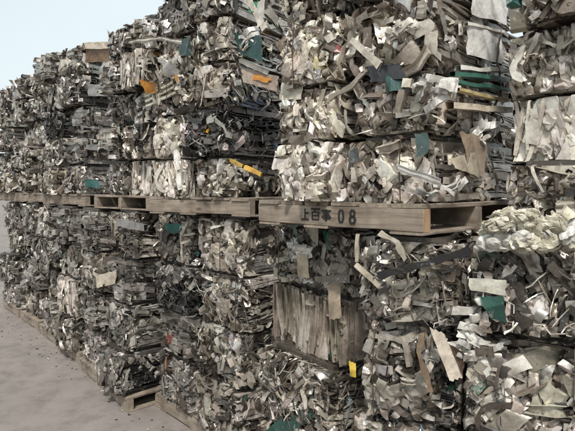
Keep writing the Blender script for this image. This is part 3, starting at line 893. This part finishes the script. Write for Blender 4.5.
sp_cluster(P2, (1, 3), [(140, 18, .04), (165, 19, .05), (170, 32, .04), (146, 34, .03)], (.72, .71, .70, .3))
for i, (a0_, a1_) in enumerate([((146, 106), (176, 92)), ((145, 101), (174, 87)), ((146, 96), (173, 82))]):
    sp_strip(P2, (1, 2), [(*a0_, .05), (*a1_, .05)], .028, .014, (.70, .68, .60, 0), 'ribbed_rail', prof='rib', amp=.001)
sp_panel(P2, (1, 2), [(143, 81, .14), (158, 83, .14), (156, 92, .14), (145, 93, .14)], ORANGE, 'orange_panel', 'bright orange panel')
sp_strip(P2, (1, 2), [(175, 76, .04), (178, 84, .04)], .02, .01, ORANGE, 'orange_strip')
sp_panel(P2, (1, 2), [(164, 58, .03), (174, 66, .04), (175, 80, .04), (166, 76, .03)], (.34, .33, .32, 0), 'bent_sheet')
sp_strip(P2, (1, 0), [(176, 150, .03), (181, 190, .03)], .05, .02, WHITE, 'long_strip')

# -- raised stack above the fork gaps and the one beyond
sp_panel(P4, (0, 4), [(86, 48, .01), (112, 48, .01), (112, 62, .01), (86, 62, .01)], (.26, .17, .11, 0), 'brown_panel', 'brown box-like end panel', face=E, amp=.004)
sp_strip(P4, (0, 4), [(84, 46, .02), (118, 45, .02)], .07, .03, (.66, .58, .48, 0), 'cream_strip', face=E)
sp_panel(P4, (0, 3), [(88, 84, .01), (116, 85, .01), (116, 96, .01), (88, 96, .01)], (.46, .46, .45, .2), 'grey_panel', 'flat grey panel', face=E, amp=.003)
sp_strip(P4, (0, 1), [(85, 147, .02), (120, 148, .02)], .06, .04, (.46, .46, .47, .4), 'grey_strip', face=E)
sp_panel(P4, (0, 0), [(86, 180, .02), (99, 180, .02), (99, 187, .02), (86, 187, .02)], (.03, .11, .10, 0), 'green_sheet', 'dark green sheet', face=E)

# -- lower stack at the right
sp_strip(L0, (1, 3), [(379, 277, .17), (420, 265, .19), (470, 250, .16)], .032, .02, BLACK, 'dark_bar', 'long black bar laid diagonally', amp=.001)
sp_strip(L0, (1, 3), [(358, 234, .13), (357, 262, .13)], .016, .016, CREAM, 'upright_tube')
sp_strip(L0, (1, 3), [(356, 264, .14), (380, 286, .15)], .02, .014, (.62, .56, .46, 0), 'diagonal_tube')
sp_strip(L0, (1, 3), [(377, 246, .05), (374, 272, .05)], .014, .014, CREAM, 'upright_tube')
sp_strip(L0, (1, 3), [(380, 233, .04), (398, 243, .05), (405, 260, .04)], .022, .016, (.60, .55, .47, 0), 'folded_channel')
sp_panel(L0, (1, 3), [(432, 260, .02), (458, 262, .03), (455, 282, .04), (440, 280, .03)], (.22, .16, .11, 0), 'brown_sheet', 'dark brown sheet')
sp_panel(L0, (0, 3), [(480, 298, .15), (504, 296, .15), (506, 324, .14), (490, 318, .14)], (.02, .085, .065, 0), 'green_sheet', 'green sheet with pale scratches')
sp_panel(L0, (0, 3), [(468, 278, .17), (506, 280, .17), (506, 296, .15), (470, 290, .15)], (.72, .70, .60, 0), 'cream_panel', 'cream panel above green sheet', amp=.003)
sp_panel(L0, (0, 3), [(480, 250, .04), (500, 252, .05), (500, 268, .04), (482, 268, .04)], (.13, .17, .15, 0), 'green_sheet')
sp_panel(L0, (1, 2), [(430, 328, .17), (444, 334, .18), (462, 378, .15), (450, 382, .15)], (.64, .57, .47, 0), 'tilted_board', 'tilted beige board', amp=.002, th=.008)
sp_strip(L0, (1, 2), [(422, 334, .13), (419, 352, .15), (431, 392, .14)], .022, .01, (.26, .19, .13, 0), 'brown_board', 'thin bent brown board')
sp_panel(L0, (0, 2), [(446, 342, .02), (466, 352, .03), (463, 378, .03), (450, 366, .02)], (.16, .11, .08, 0), 'brown_sheet')
sp_panel(L0, (1, 2), [(350, 363, .12), (356, 364, .12), (356, 377, .12), (350, 376, .12)], (.60, .42, .05, 0), 'yellow_scrap', 'small yellow scrap')
for qd in ([(455, 312, .06), (474, 308, .08), (486, 334, .08), (466, 338, .06)], [(462, 334, .06), (482, 338, .07), (478, 364, .06), (460, 356, .05)], [(478, 340, .07), (496, 346, .08), (490, 368, .07), (478, 364, .06)]):
    sp_cluster(L0, (0, 2), qd, (.66, .64, .59, 0), n=5, scale=1.25)
sp_cluster(L0, (1, 2), [(380, 384, .05), (428, 370, .05), (430, 384, .05), (384, 398, .05)], (.60, .56, .48, 0), n=4, scale=1.6)

# -- narrow lower stack
sp_panel(L1, (0, 3), [(304, 222, .03), (327, 226, .04), (318, 246, .04), (306, 240, .03)], (.52, .47, .38, 0), 'buff_flap', 'buff folded flap')
sp_panel(L1, (0, 3), [(291, 224, .02), (299, 226, .03), (300, 246, .02), (294, 242, .02)], (.03, .13, .09, 0), 'green_sheet', 'dark green sheet')
sp_panel(L1, (0, 3), [(324, 230, .02), (330, 232, .03), (329, 250, .02), (324, 250, .02)], (.03, .13, .10, 0), 'green_strip')
sp_panel(L1, (0, 3), [(297, 254, .05), (307, 254, .05), (309, 278, .05), (298, 277, .05)], (.50, .42, .30, 0), 'tan_board', 'small tan upright board', amp=.002)
sp_cluster(L1, (0, 3), [(285, 242, .04), (312, 244, .06), (314, 262, .05), (290, 260, .04)], (.70, .68, .63, 0))
sp_strip(L1, (0, 3), [(317, 279, .05), (352, 279, .05)], .034, .03, (.13, .12, .11, 0), 'dark_box_tube', 'dark hollow box tube')
sp_panel(L1, (0, 0 + 1), [(300, 403, .15), (318, 414, .16), (282, 440, .16), (262, 434, .14)], (.02, .085, .07, 0), 'green_sheet', 'large torn green sheet', amp=.006)
sp_panel(L1, (0, 2), [(328, 284, .03), (340, 286, .03), (341, 318, .03), (329, 320, .03)], (.42, .34, .25, 0), 'tan_board', amp=.003)
# -- ground-level stacks further left
sp_strip(G1, (1, 3), [(182, 262, .03), (181, 236, .03), (196, 233, .03)], .018, .012, (.66, .63, .56, 0), 'bent_rail')
sp_panel(G1, (1, 3), [(167, 222, .03), (178, 226, .03), (176, 234, .03), (168, 232, .03)], (.02, .15, .12, 0), 'green_scrap', 'small green scrap')
sp_strip(G2, (0, 3), [(118, 222, .03), (146, 228, .03)], .06, .03, (.42, .42, .43, .3), 'grey_bundle', 'flattened grey channel')
sp_panel(ST['G3'], (0, 2), [(96, 276, .04), (116, 270, .05), (114, 284, .04), (98, 288, .04)], (.66, .58, .46, 0), 'buff_flap', 'cream folded flap', amp=.008)

# loose pale wads lying on the right-hand lower stack, in front of the pallet opening
r = bpy.data.objects.new('scrap_heap', None); COL.objects.link(r)
hp = EYE + ray(508, 243) / F * 1.66
r.location = tuple(hp); r.rotation_euler = (0, 0, L0['rz'])
r['label'] = 'creamy crumpled sheeting heaped beside the dark opening of pallet 08'; r['category'] = 'scrap sheeting'
hp_spots = [(x + U(-.012, .012), U(-.02, .03), z_ + U(-.01, .01)) for z_, xs in ((.0, (-.06, -.02, .02, .06, .11, .16, .21)), (.03, (-.05, -.01, .04, .09, .14, .19)), (.06, (-.04, .01, .07, .13, .18)), (.085, (-.02, .05, .15)))
            for x in xs]
for i, p in enumerate(hp_spots):
    tc = [(.52, .49, .38, 0), (.58, .56, .52, 0), (.48, .45, .36, 0), (.62, .61, .57, 0)][int(U(0, 4))]
    a = Acc()
    if i % 3 == 2:
        v, q, sm = MK['hair'](1, V3([p]), frames(1, (0, -1, 0), (0, 0, 1), U(.3, 2.6, 1), .3), 1.2)
        a.add(v, q, V3([tc]), sm); P = v; nm = 'folded_channel'
    else:
        nu, nv = 30, 40
        u_ = np.linspace(.05, math.pi - .05, nu); v_ = np.arange(nv) * 2 * math.pi / nv
        uu, vv = np.meshgrid(u_, v_, indexing='ij')
        dd = np.stack([np.sin(uu) * np.cos(vv), np.sin(uu) * np.sin(vv), np.cos(uu)], 2).reshape(1, -1, 3)
        ax_ = RNG.normal(size=3); ax_ /= np.linalg.norm(ax_); tw = (dd[0] @ ax_)[None]
        P = dd * V3([.042, .034, .027]) * U(.8, 1.15, (1, 1, 3)) * (1 + .30 * np.abs(np.sin(tw * 5 + U(0, 6))) - .15)[..., None]   # pulled folds
        P = crumple(P, .0065, .035, 4); P = crumple(P, .0018, .012, 3) + V3(p)
        a.add(P, grid_quads(nu, nv, True), V3([tc]), False); nm = 'crumpled_sheet'
    a.build(nm, M_SCRAP, r, loc=tuple(P[0].mean(0)))

# ------------------------------------------------------------------ stencilled writing on pallet 08
def ink(S, strokes, name, label, parent):
    V, F = [], []
    for pts, wd in strokes:
        n = len(pts)
        for i, (x, z_) in enumerate(pts):
            a_ = pts[max(i - 1, 0)]; b_ = pts[min(i + 1, n - 1)]
            tx, tz = b_[0] - a_[0], b_[1] - a_[1]; l = math.hypot(tx, tz) or 1
            nx, nz = -tz / l * wd / 2, tx / l * wd / 2
            kk = len(V)
            V += [(x - nx, -.0035, z_ - nz), (x + nx, -.0035, z_ + nz), (x + nx, .001, z_ + nz), (x - nx, .001, z_ - nz)]
            if i:
                for j in range(4): F.append((kk - 4 + j, kk - 4 + (j + 1) % 4, kk + (j + 1) % 4, kk + j))
        s0 = len(V) - 4 * n
        F.append((s0, s0 + 1, s0 + 2, s0 + 3)); F.append((len(V) - 1, len(V) - 2, len(V) - 3, len(V) - 4))
    o = mesh_obj(name, V, F, M_INK, parent)
    if label: o['label'] = label
    return o


def glyph(x0, x1, strokes, z0=.032, z1=.092, wd=.0055):
    return [([(x0 + (x1 - x0) * a, z0 + (z1 - z0) * b_) for a, b_ in pts], w_ * wd) for pts, w_ in strokes]


def lx(px):   # picture column -> local x on the stencilled stringer
    p = hit(P1, px, 204); return -float((p[:2] - P1['N']) @ P1['u'])


SHANG = [([(.5, 1), (.5, .02)], 1.2), ([(.52, .6), (.95, .6)], 1.3), ([(0, 0), (1, 0)], 1.6)]
BAI = [([(0, 1), (1, 1)], 1.8), ([(.5, .98), (.36, .74)], 1), ([(.12, .72), (.12, 0)], 1.1), ([(.12, .72), (.88, .72)], 1.1), ([(.88, .72), (.88, 0)], 1.1), ([(.2, .40), (.8, .40)], 1), ([(.14, .04), (.86, .04)], 1.1)]
SHI = [([(0, .92), (1, .92)], 1.3), ([(.2, .80), (.8, .80), (.8, .64), (.2, .64), (.2, .80)], .8), ([(.15, .50), (.88, .50), (.88, .20)], 1.0), ([(0, .36), (1, .36)], 1.2), ([(.15, .20), (.88, .20)], 1.0), ([(.5, 1.04), (.5, .0), (.36, .03)], 1.7)]


def ell(cx, cz, rx, rz, a0_, a1_, n=12): return [(cx + rx * math.sin(math.radians(a)), cz + rz * math.cos(math.radians(a))) for a in np.linspace(a0_, a1_, n)]


ZERO = [(ell(.5, .5, .40, .5, 10, 170), 2.0), (ell(.5, .5, .40, .5, 190, 350), 2.0)]
EIGHT = [(ell(.5, .76, .32, .24, 8, 172), 1.8), (ell(.5, .76, .32, .24, 188, 352), 1.8), (ell(.5, .27, .40, .27, 8, 172), 2.0), (ell(.5, .27, .40, .27, 188, 352), 2.0)]
strk = glyph(lx(301.5), lx(309), SHANG, .036, .086) + glyph(lx(311.5), lx(320), BAI, .036, .086) + glyph(lx(322), lx(331.5), SHI, .034, .084)
ink(P1, strk, 'stencilled_writing', 'black stencilled Chinese characters', P1['pallet'])
ink(P1, glyph(lx(338.8), lx(344.2), ZERO, .030, .088), 'stencilled_digit', 'stencilled black 0', P1['pallet'])
ink(P1, glyph(lx(349.6), lx(356), EIGHT, .030, .088), 'stencilled_digit', 'stencilled black 8', P1['pallet'])

# ------------------------------------------------------------------ ground
me = bpy.data.meshes.new('ground')
gs = 400
me.from_pydata([(-gs, -gs, 0), (gs, -gs, 0), (gs, gs, 0), (-gs, gs, 0)], [], [(0, 1, 2, 3)])
me.materials.append(ground_material())
go = bpy.data.objects.new('ground', me); COL.objects.link(go); go['kind'] = 'structure'
a = Acc()
n = 120
tt = U(-.3, 7.5, n)
base = V3([-.36, 2.98])[None] + tt[:, None] * V3([-.68, .73]) - np.abs(RNG.normal(size=n))[:, None] * .14 * V3([.73, .68])
pos = np.concatenate([base, np.full((n, 1), .006)], 1)
v, q, sm = mk_sheet(n, pos, frames(n, (0, 0, 1), (1, 0, 0), U(0, 6, n), .2), .32, g=5)
v[..., 2] = np.abs(v[..., 2]) + .001
a.add(v, q, tints(n, 'mix') * V3([.6, .6, .6, 1]), False)
o = a.build('scrap_litter', M_SCRAP); o['kind'] = 'stuff'
o['label'] = 'tiny metal flakes littering the concrete along the pallets'

for o in bpy.data.objects:
    if o.get('label') and not o.parent:
        LABELS.setdefault(o['label'], []).append(o.name)
        if len(o['label'].split()) > 16: print('LONG', o['label'])
for l, v in list(LABELS.items()):
    if len(v) > 1: print('DUP', l, v)
